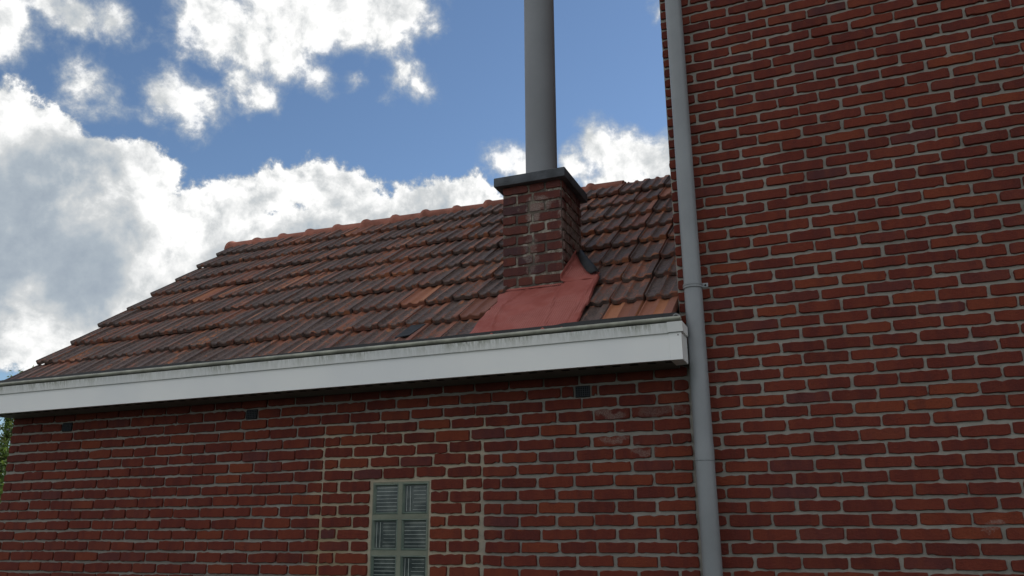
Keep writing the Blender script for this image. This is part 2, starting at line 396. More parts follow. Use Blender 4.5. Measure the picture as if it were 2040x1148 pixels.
WORLD_LOC = {}
def link(name, me, parent=None, loc=(0, 0, 0), rot=None, scale=None):
    o = bpy.data.objects.new(name, me); COL.objects.link(o)
    wl = Vector((loc[0], loc[1], loc[2]+H)); o.location = wl
    if rot: o.rotation_euler = rot
    if scale: o.scale = scale
    WORLD_LOC[o.name] = wl
    if parent:
        o.parent = parent; o.matrix_parent_inverse = Matrix.Translation(-WORLD_LOC[parent.name])
    return o
def thing(name, label, cat, base=(0, 0)):
    o = bpy.data.objects.new(name, None); COL.objects.link(o); o.empty_display_size = 0.2
    o.location = (base[0], base[1], 0); WORLD_LOC[o.name] = Vector(o.location)
    o['label'] = label; o['category'] = cat
    return o
def tag(o, label, cat):
    o['label'] = label; o['category'] = cat; return o
def project(x, y, z):
    v = Vector((x, y, z)); d = v.dot(FWD)
    return (1020 + F*v.dot(RIGHT)/d, 574 - F*v.dot(UP)/d, d) if d > 0.1 else (-9e9, -9e9, 9e9)

# ---------------------------------------------------------------- ground
gm = MB()
xs = [-900, -120, -40, -20, -14, -10, -7, -4, -2, 0, 2, 4, 7, 10, 14, 20, 40, 120, 900]
ys = [-900, -120, -40, -22, -16, -13, -11, -9.5, -8.5, -7.5, -6.5, -5.5, -4, 0, 4, 12, 40, 120, 900]
def bank(x, y):          # unseen earth bank, added behind the yard to block low sky light
    t = max(0.0, min(1.0, (-y-5.5)/4.5)); u = max(0.0, min(1.0, (30-abs(x))/12)); v = max(0.0, min(1.0, (y+40)/18))
    return -H + 1.9*t*t*(3-2*t)*u*v + (0.5*mnoise.noise((x*0.5, y*0.5, 2)) if t*u*v > 0.2 else 0)
gv = [[gm.bm.verts.new((x, y, bank(x, y))) for x in xs] for y in ys]
for a_, b_ in zip(gv[:-1], gv[1:]):
    for k in range(len(xs)-1): gm.bm.faces.new((a_[k], a_[k+1], b_[k+1], b_[k]))
ground = gm.build('ground', M_GROUND); ground['kind'] = 'structure'

# ---------------------------------------------------------------- bricks
WY = 4.10          # face of the brickwork
def brick_mesh(L, h, seed, mat, rough=1.0):
    """hand-moulded brick: wavy outline, worn arrises, knocked corners"""
    rnd = random.Random(seed)
    nx = max(3, int(round(L/0.021))); pts = []
    j = lambda s: rnd.gauss(0, s)*rough
    tilt = rnd.uniform(-1, 1)*0.0014*rough
    def edge(z, xs):
        out = []
        for x in xs: out.append([x + j(0.0008), z + j(0.0013) + tilt*(x/L)*2])
        return out
    xs = [-L/2 + L*i/nx for i in range(nx+1)]
    bot = edge(-h/2, xs); top = edge(h/2, xs[::-1])
    for q in (bot[0], bot[-1], top[0], top[-1]):        # rounded, sometimes broken corners
        c = rnd.choice((0.0008, 0.0012, 0.0016, 0.002, 0.0025, 0.003, 0.007))
        q[0] -= math.copysign(c, q[0]); q[1] -= math.copysign(c*0.55, q[1])
    for _ in range(rnd.choice((0, 0, 1, 1, 2))):
        if nx < 3: break
        q = rnd.choice((bot, bot, top)); k = rnd.randrange(1, nx)
        q[k][1] -= math.copysign(rnd.uniform(0.0025, 0.006), q[k][1])
    right = [[L/2 + j(0.0010), -h*0.3], [L/2 + j(0.0012), h*0.02], [L/2 + j(0.0010), h*0.3]]
    left = [[-L/2 + j(0.0010), h*0.3], [-L/2 + j(0.0012), h*0.02], [-L/2 + j(0.0010), -h*0.3]]
    pts = bot + right + top + left
    bm = bmesh.new()
    n = len(pts); r1, r2 = [], []
    for x, z in pts:
        r1.append(bm.verts.new((x, 0.020, z)))
    for x, z in pts:
        sx = (L/2-0.0022)/(L/2); sz = (h/2-0.0022)/(h/2)
        r2.append(bm.verts.new((x*sx, j(0.0008), z*sz)))
    rm = [bm.verts.new((x, 0.0026 + abs(j(0.0006)), z)) for x, z in pts]
    for i in range(n):
        k = (i+1) % n
        bm.faces.new((r1[i], r1[k], rm[k], rm[i])); bm.faces.new((rm[i], rm[k], r2[k], r2[i]))
    bm.faces.new(r2)
    bmesh.ops.triangulate(bm, faces=[f for f in bm.faces if len(f.verts) > 4])
    bmesh.ops.recalc_face_normals(bm, faces=bm.faces)
    me = bpy.data.meshes.new('brick'); bm.to_mesh(me); bm.free(); me.materials.append(mat)
    for p in me.polygons: p.use_smooth = True
    me.set_sharp_from_angle(angle=math.radians(24))
    return me
_variants = {}
def brick_for(L, h, mat):
    """nearest stock length, so that alike bricks share one mesh"""
    key = min((0.045, 0.065, 0.092, 0.115, 0.145, 0.185), key=lambda s: abs(s-L))
    vs = _variants.setdefault((key, mat.name), [])
    if len(vs) < (14 if key == 0.185 else 5):
        vs.append(brick_mesh(key, 0.05, len(_variants)*97 + len(vs)*13 + 5, mat)); me = vs[-1]
    else: me = random.choice(vs)
    return me, L/key, h/0.05
class Brickwork:
    """bricks of one wall: the ones that show largest become parts, the rest one joined part"""
    def __init__(s, parent, mat, limit): s.parent, s.mat, s.limit, s.list = parent, mat, limit, []
    def add(s, x, y, z, L, h, turn=0.0):
        s.list.append((x, y, z, L, h, turn))
    def finish(s):
        def key(b):
            u, v, d = project(b[0], b[1], b[2])
            inside = -40 < u < 2080 and -25 < v < 1173
            return (0 if inside else 1, d/max(0.05, b[3])**0.4)
        s.list.sort(key=key)
        V, Fc = [], []
        for i, (x, y, z, L, h, turn) in enumerate(s.list):
            me, sx, sz = brick_for(L, h, s.mat)
            rot = (random.gauss(0, 0.010), random.gauss(0, 0.007), turn + random.gauss(0, 0.004))
            push = random.gauss(0, 0.0016)
            loc = (x + push*math.sin(turn), y + push*math.cos(turn), z)
            if i < s.limit:
                link('brick', me, s.parent, loc, rot, (sx, 1, sz))
            else:
                mx = Matrix.Translation(loc) @ Euler(rot).to_matrix().to_4x4() @ Matrix.Diagonal((sx, 1, sz, 1))
                n0 = len(V)
                V += [mx @ v.co for v in me.vertices]
                Fc += [[n0+q for q in p.vertices] for p in me.polygons]
        if V:
            me = bpy.data.meshes.new('brick_courses'); me.from_pydata(V, [], Fc); me.materials.append(s.mat)
            for p in me.polygons: p.use_smooth = True
            me.set_sharp_from_angle(angle=math.radians(24))
            o = link('brick_courses', me, s.parent); o['kind'] = 'stuff'
def course(bw, z, h, joints, gap=0.012, skip=None, y=WY):
    for a, b in zip(joints[:-1], joints[1:]):
        if b - a < 0.03: continue
        if skip and skip(a, b, z): continue
        g1 = gap + random.gauss(0, 0.0018)
        bw.add((a+b)/2 + random.gauss(0, 0.0015), y, z + random.gauss(0, 0.0014), b-a-g1, h + random.gauss(0, 0.0018))
def joints_between(x0, x1, first, pitch, jit=0.0045, anchor='left'):
    """joint positions from x0 to x1; first = length of the first (or, anchored right, the last) brick"""
    js = [0.0]; t = first; W = x1-x0
    while t < W - 0.045: js.append(t + random.gauss(0, jit)); t += pitch
    js.append(W)
    return [x0+v for v in js] if anchor == 'left' else [x1-v for v in js][::-1]

# ---------------------------------------------------------------- tall house on the right
tall = thing('tall_brick_house', 'tall dark red brick house wall filling the right side behind the grey downpipe', 'house', (3.2, 8.0))
CX = -0.742
mb = MB()
mb.box(CX+0.003, 7.2, WY+0.0105, 15.5, 0.80, 8.6)
mb.box(-0.700, 7.2, WY+0.0105, 15.5, -H-0.3, 0.799)
tall_wall = mb.build('mortar_wall', M_MORTAR, tall)
bw = Brickwork(tall_wall, M_BRICK, 300)
TP = 0.0615
row = 0
z = -H + 0.03
z0 = -0.041 - TP*25 + TP/2
for n in range(0, 105):
    z = z0 + n*TP
    if z < -H+0.03: continue
    left = CX if z > 0.80 else -0.700
    second = -0.5735 if n % 2 == 0 else -0.672
    js = [left, second]
    x = second
    while x < 3.3: x += 0.2033; js.append(x + random.gauss(0, 0.005))
    course(bw, z, 0.0485, js, 0.0125)
bw.finish()
# the return of the corner: bricks turned along the side wall, seen edge-on above the roof
side = Brickwork(tall_wall, M_BRICK, 0)
for n in range(20, 105):
    z = z0 + n*TP
    if z < 0.9: continue
    y = WY + (0.19 if n % 2 == 0 else 0.095)
    while y < 8.0:
        side.add(CX, y+0.1, z, 0.188, 0.0485, -math.pi/2); y += 0.2033
side.finish()

# ---------------------------------------------------------------- low house on the left
low = thing('low_brick_annex', 'low red brick annex with a weathered clay tile roof and a square brick chimney', 'house', (-3.1, 5.6))
LX0, LX1 = -5.445, -0.712
WIN = (-2.503, -2.148, -0.72, 0.277)
mb = MB(); ym = WY + 0.0105
def quad(x0, x1, z0_, z1_): mb.face([(x0, ym, z0_), (x1, ym, z0_), (x1, ym, z1_), (x0, ym, z1_)])
quad(LX0+0.004, WIN[0], -H-0.3, 0.93); quad(WIN[1], -0.7005, -H-0.3, 0.93)
quad(WIN[0], WIN[1], WIN[3], 0.93); quad(WIN[0], WIN[1], -H-0.3, WIN[2])
# reveal of the window opening
for x in (WIN[0], WIN[1]): mb.face([(x, ym, WIN[2]), (x, ym, WIN[3]), (x, ym+0.12, WIN[3]), (x, ym+0.12, WIN[2])])
mb.face([(WIN[0], ym, WIN[3]), (WIN[1], ym, WIN[3]), (WIN[1], ym+0.12, WIN[3]), (WIN[0], ym+0.12, WIN[3])])
# the body behind: left gable, back and right side
mb.face([(LX0+0.004, ym, -H-0.3), (LX0+0.004, ym, 0.93), (LX0+0.004, 6.17, 2.60), (LX0+0.004, 8.24, 0.93), (LX0+0.004, 8.24, -H-0.3)])
mb.face([(LX0+0.004, 8.24, -H-0.3), (-0.76, 8.24, -H-0.3), (-0.76, 8.24, 0.93), (LX0+0.004, 8.24, 0.93)])
front = mb.build('front_wall', M_MORTAR_LOW, low)
bw = Brickwork(front, M_BRICK, 235)
LP = 0.0642
VENTS = [(-4.961, -4.871), (-3.420, -3.335), (-1.306, -1.222)]
JL, JR = -2.838, -1.836
for j in range(-4, 32):
    zt = 0.6105 - LP*j; z = zt - LP/2
    if z < -H+0.05: continue
    odd = j % 2
    h = 0.0515
    def skip(a, b, z):
        if abs(z-0.705) < 0.03:
            for va, vb in VENTS:
                if a < vb-0.004 and b > va+0.004: return True
        return z > 0.80
    def cut(js, z):
        """leave the vent openings and fit shorter bricks up to them"""
        if abs(z-0.705) >= 0.03: return js
        out = list(js)
        for va, vb in VENTS:
            if va > js[0] and vb < js[-1]: out = [v for v in out if not (va-0.035 < v < vb+0.035)] + [va-0.004, vb+0.004]
        return sorted(out)
    if j < 0:          # the courses above the infill run through
        js = joints_between(LX0, LX1, 0.196 if odd else 0.098, 0.1985)
        course(bw, z, h, cut(js, z), 0.011, skip)
        continue
    js = joints_between(LX0, JL, 0.098 if odd else 0.197, 0.1935, anchor='right')
    course(bw, z, h, js, 0.0105)
    if j < 2:
        js = joints_between(JL, LX1, 0.110 if odd else 0.204, 0.204)
        course(bw, z, h, js, 0.013)
        continue
    hi = 0.0525
    jl, jr = JL + random.gauss(0, 0.004), JR + random.gauss(0, 0.004)
    if zt > WIN[3] + 0.02:
        js = joints_between(jl, jr, 0.110 if odd else 0.200, 0.200)
        course(bw, z, hi, js, 0.017)
    elif z > WIN[2]:
        js = joints_between(jl, WIN[0]-0.006, 0.112 if odd else 0.208, 0.2, 0.004)
        course(bw, z, hi, js, 0.020)
        js = joints_between(WIN[1]+0.004, jr, 0.206 if odd else 0.112, 0.2, 0.004)
        course(bw, z, hi, js, 0.018)
    else:
        course(bw, z, hi, joints_between(jl, jr, 0.110 if odd else 0.200, 0.200), 0.017)
    js = joints_between(JR+0.006+random.gauss(0, 0.003), LX1, 0.110 if odd else 0.203, 0.2035)
    course(bw, z - 0.006, h-0.001, js, 0.0145)
bw.finish()

# vents under the eaves
for k, (va, vb) in enumerate(VENTS):
    mb = MB(); mb.box(va+0.003, vb-0.003, WY+0.004, WY+0.030, 0.676, 0.735)
    v = mb.build('air_vent', M_SLOT, low)
    mb = MB(); nx, nz = 6, 4
    for i in range(nx+1):
        x = va+0.006 + (vb-va-0.012)*i/nx; mb.box(x-0.0016, x+0.0016, WY-0.002, WY+0.001, 0.681, 0.730)
    for i in range(nz+1):
        z = 0.683 + 0.045*i/nz; mb.box(va+0.004, vb-0.004, WY+0.0015, WY+0.0035, z-0.0014, z+0.0014)
    mb.build('grille', M_VENT, v)

# glass block window
mb = MB(); yb = WY+0.010
bx = [(-2.496, -2.339), (-2.314, -2.157)]
bz = [(0.267 - 0.189*i - 0.163, 0.267 - 0.189*i) for i in range(5)]
mb.box(WIN[0]+0.001, bx[0][0], yb, yb+0.06, WIN[2]+0.001, WIN[3]-0.001)
mb.box(bx[0][1], bx[1][0], yb, yb+0.06, WIN[2]+0.001, WIN[3]-0.001)
mb.box(bx[1][1], WIN[1]-0.001, yb, yb+0.06, WIN[2]+0.001, WIN[3]-0.001)
zs = [WIN[3]-0.001] + [v for a, b in bz for v in (b, a)] + [WIN[2]+0.001]
for xa, xb in bx:
    for k in range(0, len(zs), 2): mb.box(xa, xb, yb+0.0005, yb+0.0595, zs[k+1], zs[k])
window = mb.build('glass_block_window', M_WMORTAR, low)
window['label'] = 'narrow window of square ribbed glass blocks, two wide'
for ci, (xa, xb) in enumerate(bx):
    for ri, (za, zb) in enumerate(bz):
        gx, gz = 0.0008, 0.0008; r = 0.011
        mb = MB(); y0, y1 = yb+0.001, yb+0.013
        # moulded rim sloping in to the face
        o_ = [(xa+gx, za+gz), (xb-gx, za+gz), (xb-gx, zb-gz), (xa+gx, zb-gz)]
        i_ = [(xa+r, za+r), (xb-r, za+r), (xb-r, zb-r), (xa+r, zb-r)]
        mid = [(xa+r*0.45, za+r*0.45), (xb-r*0.45, za+r*0.45), (xb-r*0.45, zb-r*0.45), (xa+r*0.45, zb-r*0.45)]
        for q in range(4):
            k = (q+1) % 4
            mb.face([(o_[q][0], y0, o_[q][1]), (o_[k][0], y0, o_[k][1]), (mid[k][0], y0-0.003, mid[k][1]), (mid[q][0], y0-0.003, mid[q][1])])
            mb.face([(mid[q][0], y0-0.003, mid[q][1]), (mid[k][0], y0-0.003, mid[k][1]), (i_[k][0], y1, i_[k][1]), (i_[q][0], y1, i_[q][1])])
        blk = mb.build('glass_block', M_GRIM, window)
        # pressed face with ribs: one face ribbed across, its neighbour mostly upright
        mb = MB(); mb.face([(i_[0][0], y1, i_[0][1]), (i_[1][0], y1, i_[1][1]), (i_[2][0], y1, i_[2][1]), (i_[3][0], y1, i_[3][1])])
        face = mb.build('face', M_GLASS, window); face.name = 'glass_face'
        mb = MB(); across = (ci + ri) % 2 == 0
        L0 = xa+r+0.003; L1 = xb-r-0.003
        for q in range(7):
            z = za+r+0.012 + q*(zb-za-2*r-0.022)/6
            if across: mb.box(L0, L1, y1-0.0025, y1-0.0003, z-0.0009, z+0.0009)
            else: mb.box(L0+0.045+random.uniform(0, .01), L1-0.004, y1-0.0015, y1-0.0003, z-0.0006, z+0.0006)
        if not across:
            for q in range(2):
                x = L0+0.010 + q*0.022; mb.box(x-0.0010, x+0.0010, y1-0.0042, y1-0.0028, za+r+0.004, zb-r-0.004)
        mb.build('rib', M_RIB, window)
mb = MB(); mb.box(WIN[0], WIN[1], WY+0.085, WY+0.10, WIN[2], WIN[3]); mb.build('dark_backing', M_SLOT, window)

# ---------------------------------------------------------------- roof
RY0, RZ0, PS, PC = 3.94, 0.9666, 0.19462, 0.24380          # eave line, rise and run of one tile course
ANG = math.atan2(PS, PC); GA = math.hypot(PS, PC)
NRM = Vector((0, -math.sin(ANG), math.cos(ANG)))
def onroof(x, k, h=0.0): return Vector((x, RY0 + k*PC, RZ0 + k*PS)) + NRM*h
RIDGE_Y, RIDGE_K = 6.17, (6.17-RY0)/PC
mb = MB()
a, b, d_ = -5.40, -0.75, 9.06
A0, A1 = onroof(a, 0.15, -0.012), onroof(b, 0.15, -0.012); B0, B1 = onroof(a, d_, -0.012), onroof(b, d_, -0.012)
Cz = B0.z - 2.2*PS/PC
mb.face([A0, A1, B1, B0])
mb.face([B0, B1, (b, B1.y+2.2, Cz), (a, B0.y+2.2, Cz)])
mb.face([A0, B0, (a, B0.y+2.2, Cz)]); mb.face([A1, B1, (b, B1.y+2.2, Cz)])
roof = mb.build('roof', M_DECK, low)
roof['label'] = 'pitched roof of weathered interlocking clay tiles'

def tile_mesh(seed):
    """interlocking clay tile: thin left rim, two troughs round a middle rib, broad right roll; front lip hangs down"""
    rnd = random.Random(seed)
    W, L, T = 0.1793, GA+0.055, 0.026
    prof = [(0.0, 0.007), (0.03, 0.008), (0.06, 0.001), (0.10, -0.003), (0.25, -0.003), (0.31, 0.002), (0.36, 0.009), (0.45, 0.009), (0.50, 0.001),
            (0.56, -0.003), (0.69, -0.003), (0.74, 0.004), (0.79, 0.010), (0.975, 0.010), (1.0, 0.000)]
    bm = bmesh.new(); rows = []
    for v, drop, z_ in ((0.0, 0.0, -T), (0.0, 0.0, -0.006), (0.006, 0.0, 0.0), (0.12, 0, 0), (L*0.55, 0, 0), (L, 0, 0)):
        r = []
        for u, hh in prof:
            wob = rnd.gauss(0, 0.0008)
            lean = 0.038*(1 - v/L) + 0.002
            zz = (lean + hh + wob + z_) if z_ > -0.01 else max(lean + hh*0.35 + z_, 0.003)
            inset = 0.004 if (u in (0.0, 1.0) and v < 0.004) else 0.0
            r.append(bm.verts.new((u*W + (inset if u == 0 else -inset), v + rnd.gauss(0, 0.0008) + (0.004 if u in (0.0, 1.0) and v < 0.01 else 0), zz)))
        rows.append(r)
    for r0, r1 in zip(rows[:-1], rows[1:]):
        for i in range(len(prof)-1): bm.faces.new((r0[i], r0[i+1], r1[i+1], r1[i]))
    for s_ in (0, -1):          # side walls down to the battens
        for r0, r1 in zip(rows[1:-1], rows[2:]):
            p, q = r0[s_], r1[s_]
            lo0 = bm.verts.new((p.co.x, p.co.y, p.co.z-0.024)); lo1 = bm.verts.new((q.co.x, q.co.y, q.co.z-0.024))
            bm.faces.new((p, q, lo1, lo0))
    bmesh.ops.recalc_face_normals(bm, faces=bm.faces)
    me = bpy.data.meshes.new('roof_tile'); bm.to_mesh(me); bm.free()
    for p in me.polygons: p.use_smooth = True
    me.set_sharp_from_angle(angle=math.radians(33))
    return me
TILES = [tile_mesh(100+i) for i in range(8)]
for me in TILES: me.materials.append(M_TILE)
TILES_NEW = []
for i in range(3):
    me = tile_mesh(300+i); me.materials.append(M_TILE_NEW); TILES_NEW.append(me)
xb = [-0.737, -0.921, -1.104]
while xb[-1] > -5.30: xb.append(xb[-1]-0.1793)
for k in range(9):
    shift = random.gauss(0, 0.006)
    for c in range(len(xb)-1):
        x0, x1 = xb[c+1], xb[c]
        if k >= 2 and k <= 3 and x0 > -1.88 and x1 < -1.45: continue          # the chimney stands here
        if c == len(xb)-2 and k in (2, 4): x0 += 0.03
        sx = (x1-x0)/0.1793*0.968
        new = (k == 0 and c in (0, 1)) or random.random() < 0.05
        me = random.choice(TILES_NEW) if new else random.choice(TILES)
        p = onroof(x0 + shift*(0.3 if c < 3 else 1.0) + random.gauss(0, 0.002), k + random.gauss(0, 0.026), 0.004 + 0.008*mnoise.noise((x0*0.9, k*0.6, 3)) + abs(random.gauss(0, 0.002)))
        o = link('roof_tile', me, roof, p, (ANG + random.gauss(0, 0.008), random.gauss(0, 0.010), random.gauss(0, 0.010)), (sx, 1, 1))
# a slipped dark slate patch low down
q = [onroof(-2.325, 0.30, 0.050), onroof(-2.235, 0.34, 0.052), onroof(-2.215, 0.93, 0.032), onroof(-2.315, 0.95, 0.030)]
mb = MB(); mb.face(q); mb.face([v - NRM*0.006 for v in q][::-1])
for i in range(4): mb.face([q[i], q[(i+1) % 4], q[(i+1) % 4]-NRM*0.006, q[i]-NRM*0.006])
mb.build('patch', M_FELT, roof)

# ridge: mortar bed and half-round caps with a collar
mb = MB(); n = 150; top = []; fr = []; bk = []
RZ = RZ0 + RIDGE_K*PS
for i in range(n+1):
    x = -5.40 + i*(4.64/n)
    nz = mnoise.noise((x*9, 0, 3))*0.010 + mnoise.noise((x*30, 5, 3))*0.006
    bare = x > -1.46
    top.append(mb.bm.verts.new((x, RIDGE_Y, RZ + (-0.010 if bare else -0.02) + nz*(1.3 if bare else 0.4))))
    fr.append(mb.bm.verts.new(tuple(onroof(x, RIDGE_K-0.62 + nz*3, 0.018 + nz*0.5))))
    bk.append(mb.bm.verts.new((x, RIDGE_Y+0.16, RZ-0.12)))
mid = [mb.bm.verts.new(((a_.co.x), (a_.co.y+c_.co.y)/2, (a_.co.z+c_.co.z)/2 + 0.016 + random.gauss(0, 0.002))) for a_, c_ in zip(fr, top)]
for i in range(n):
    for p_, q_ in ((fr, mid), (mid, top), (top, bk)): mb.bm.faces.new((p_[i], p_[i+1], q_[i+1], q_[i]))
mb.build('ridge_bed', M_BED, roof, True)
def ridge_mesh(seed):
    rnd = random.Random(seed); bm = bmesh.new(); rings = []
    prof_x = [(-0.004, 0.094, 0), (0.0, 0.099, 0), (0.016, 0.112, 0), (0.034, 0.114, 0), (0.052, 0.108, 0), (0.062, 0.097, 0), (0.31, 0.090, 0), (0.312, 0.084, 0)]
    for x, r, _ in prof_x:
        ring = []
        for i in range(13):
            t = math.radians(-12 + 204*i/12)
            ring.append(bm.verts.new((x + rnd.gauss(0, .0006), r*1.02*math.cos(t), r*0.95*math.sin(t) + rnd.gauss(0, .0006))))
        rings.append(ring)
    for r0, r1 in zip(rings[:-1], rings[1:]):
        for i in range(12): bm.faces.new((r0[i], r0[i+1], r1[i+1], r1[i]))
    bm.faces.new(rings[0]); bm.faces.new(rings[-1])
    bmesh.ops.recalc_face_normals(bm, faces=bm.faces)
    me = bpy.data.meshes.new('ridge_tile'); bm.to_mesh(me); bm.free(); me.materials.append(M_RIDGE)
    for p in me.polygons: p.use_smooth = True
    me.set_sharp_from_angle(angle=math.radians(55))
    return me
RT = [ridge_mesh(i) for i in range(3)]
x = -5.50
for i in range(13):
    link('ridge_tile', random.choice(RT), roof, (x, RIDGE_Y, RZ - 0.056 + random.gauss(0, 0.003)), (random.gauss(0, .01), random.gauss(0, 0.006), random.gauss(0, .006)))
    x += 0.3085

# ---------------------------------------------------------------- chimney
KX0, KX1, KY0, KY1, KZ1 = -1.862, -1.466, 4.452, 4.845, 2.092
mb = MB(); mb.box(KX0+0.006, KX1-0.006, KY0+0.006, KY1-0.006, 1.15, KZ1)
chim = mb.build('chimney', M_MORTAR_CHIM, low)
chim['label'] = 'square brick chimney with pale stained joints'
bw = Brickwork(chim, M_CHIM, 65)
KP = 0.0668
n = 0; z = KZ1 - KP/2
while z > 1.24:
    if n % 2: js = [KX0, KX0+0.098, KX0+0.204, KX1]
    else: js = [KX0, KX0+0.178, KX0+0.286, KX1]
    for a_, b_ in zip(js[:-1], js[1:]):
        bw.add((a_+b_)/2, KY0, z + random.gauss(0, .001), b_-a_-0.014, 0.053)
    js = [KY0+0.006, KY0+0.196, KY1] if n % 2 else [KY0+0.006, KY0+0.098, KY0+0.292, KY1]
    for a_, b_ in zip(js[:-1], js[1:]):
        bw.add(KX1, (a_+b_)/2, z + random.gauss(0, .001), b_-a_-0.014, 0.053, math.pi/2)
    z -= KP; n += 1
bw.finish()
mb = MB(); mb.box(KX0-0.040, KX1+0.034, KY0-0.042, KY1+0.040, KZ1-0.008, KZ1+0.052, 0.005)
mb.build('chimney_cap', M_CAP, chim, True, 40)

mb = MB(); fx, fy, fr_ = -1.668, 4.655, 0.103
mb.tube(fx, fy, [(0.112, KZ1+0.0525), (0.112, KZ1+0.075), (fr_, KZ1+0.078), (fr_, 4.6)], 48)
flue = mb.build('flue_pipe', M_FLUE, None, True, 40)
tag(flue, 'thick grey round flue pipe rising straight out of the brick chimney', 'flue pipe')

# ---------------------------------------------------------------- red flashing and black felt at the foot of the chimney
mb = MB(); uvs = {}
def sheet(rows_):
    vs = [[mb.bm.verts.new(p) for p, _ in r] for r in rows_]
    for r, rr in zip(vs, rows_):
        for v, (_, uv) in zip(r, rr): uvs[v] = uv
    for r0, r1 in zip(vs[:-1], vs[1:]):
        for i in range(len(r0)-1): mb.bm.faces.new((r0[i], r0[i+1], r1[i+1], r1[i]))
def crease(x, k):
    return 0.068 - 0.034*max(0, min(1, (k-1.10)/0.95))*max(0, min(1, (-1.425-x)/0.05)) + 0.004*mnoise.noise((x*9, k*2.2, 1)) + 0.003*mnoise.noise((x*30, k*6, 4)) + 0.006*math.exp(-((k-1.02+0.1*(x+1.5))/0.05)**2) \
         + 0.009*math.exp(-((x+1.735-0.045*(k-1)**2)/0.006)**2) + 0.008*math.exp(-((x+1.40+0.03*k)/0.008)**2) + 0.007*math.exp(-((x+1.29-0.02*k)/0.006)**2)
rows_ = []
NX, NK = 90, 40
for jk in range(NK+1):
    k = -0.22 + 2.30*jk/NK; r = []
    xl = -1.828 + (0.016 if 0.95 < k < 1.5 else 0) - 0.035*max(0, min(1, (k-1.5)/0.4)) + 0.004*math.sin(k*9); xr = -1.226 + (0.010 if 0.8 < k < 1.0 else 0) - 0.015*max(0, k-1.3) + 0.004*math.sin(k*7)
    for i in range(NX+1):
        x = xl + (xr-xl)*i/NX
        e = 0.012 if i in (0, NX) else 0.0
        r.append((onroof(x, k, crease(x, k) - e), (x, k*GA)))
    rows_.append(r)
sheet(rows_)
rows_ = []            # dressed up the front of the chimney
for dy, z_ in ((-0.030, 1.397), (-0.018, 1.404), (-0.009, 1.409), (-0.007, 1.415)):
    r = []
    for i in range(25):
        x = KX0-0.004 + (KX1-KX0+0.010)*i/24
        z = z_ + (0.003*mnoise.noise((x*14, 0, 2)) if z_ > 1.41 else 0)
        r.append(((x, KY0 + dy, z), (x, 2.08*GA + z_ - 1.40)))
    rows_.append(r)
sheet(rows_)
rows_ = []            # the flap along the right side, cut away at an angle
for jk in range(15):
    k = 1.93 + 1.31*jk/14; r = []
    wide = 0.215 if k < 2.25 else 0.215*max(0.16, 1-(k-2.25)/1.02)
    for i in range(-3, 11):
        if i < 0:
            p = onroof(KX1+0.007, k, 0.070) + Vector((0, 0, -i*0.016)); uv = (KX1+i*0.016, k*GA)
        else:
            x = KX1+0.010 + wide*i/10; p = onroof(x, k, 0.068 + 0.006*mnoise.noise((x*18, k*3, 7)) + (0.012 if i == 0 else 0)); uv = (x, k*GA)
        r.append((p, uv))
    rows_.append(r)
sheet(rows_)
lay = mb.bm.loops.layers.uv.new('UVMap')
for f in mb.bm.faces:
    for lp in f.loops: lp[lay].uv = uvs.get(lp.vert, (0, 0))
fl = mb.build('flashing', M_FLASH, chim, True, 60)
fl['label'] = 'brick red flashing sheet draped from the chimney foot to the gutter'
so = fl.modifiers.new('thickness', 'SOLIDIFY'); so.thickness = 0.003; so.offset = -1
mb = MB()
A_ = [(-1.448, 3.30, 0.086), (-1.412, 2.90, 0.092), (-1.365, 2.52, 0.090), (-1.318, 2.22, 0.084), (-1.285, 2.10, 0.078)]
B_ = [(-1.432, 3.42, 0.086), (-1.385, 3.05, 0.100), (-1.330, 2.70, 0.098), (-1.272, 2.36, 0.088), (-1.238, 2.14, 0.078)]
va = [mb.bm.verts.new(onroof(*p)) for p in A_]; vm = [mb.bm.verts.new((onroof(*p)+onroof(*q_))/2 + NRM*0.010) for p, q_ in zip(A_, B_)]
vb_ = [mb.bm.verts.new(onroof(*p)) for p in B_]
for i in range(4):
    mb.bm.faces.new((va[i], va[i+1], vm[i+1], vm[i])); mb.bm.faces.new((vm[i], vm[i+1], vb_[i+1], vb_[i]))
fp = mb.build('felt_strip', M_FELT, chim, True)
so = fp.modifiers.new('thickness', 'SOLIDIFY'); so.thickness = 0.004

# ---------------------------------------------------------------- box gutter along the eave
gut = thing('box_gutter', 'long white box gutter with grime streaks under the clay tile eave', 'gutter', (-3.1, 3.86))
GX0, GX1, GY = -5.62, -0.690, 3.860
mb = MB(); mb.box(GX0, GX1-0.060, GY, GY+0.018, 0.786, 0.917); fascia = mb.build('fascia_board', M_WHITE, gut)
mb = MB(); mb.prism([(GY-0.010, 0.915), (GY-0.019, 0.9635), (GY+0.016, 0.9635), (GY+0.016, 0.9175), (GY-0.004, 0.9175)], GX0, GX1-0.062)
mb.build('upper_trim', M_WHITE_ST, gut)
mb = MB(); prof = []
for i in range(14):
    t = 2*math.pi*i/14; prof.append((GY-0.016+0.016*math.cos(t), 0.9805+0.0115*math.sin(t)))
mb.prism(prof, GX0, GX1+0.004); mb.build('rolled_lip', M_LIP, gut, True, 50)
mb = MB(); mb.box(GX1-0.060, GX1, GY-0.0025, WY-0.10, 0.784, 0.9165, 0.002); cap = mb.build('end_cap', M_WHITE, gut)
mb = MB(); mb.prism([(GY-0.013, 0.9175), (GY-0.024, 0.9650), (GY+0.118, 0.9650), (GY+0.118, 0.9175)], GX1-0.0625, GX1+0.010)
mb.build('end_cap_top', M_WHITE, gut)
mb = MB(); mb.tube(GX1-0.016, GY-0.0028, [(0.0032, 0.9005), (0.0032, 0.9065)], 10); mb.build('screw', M_SCREW, gut)
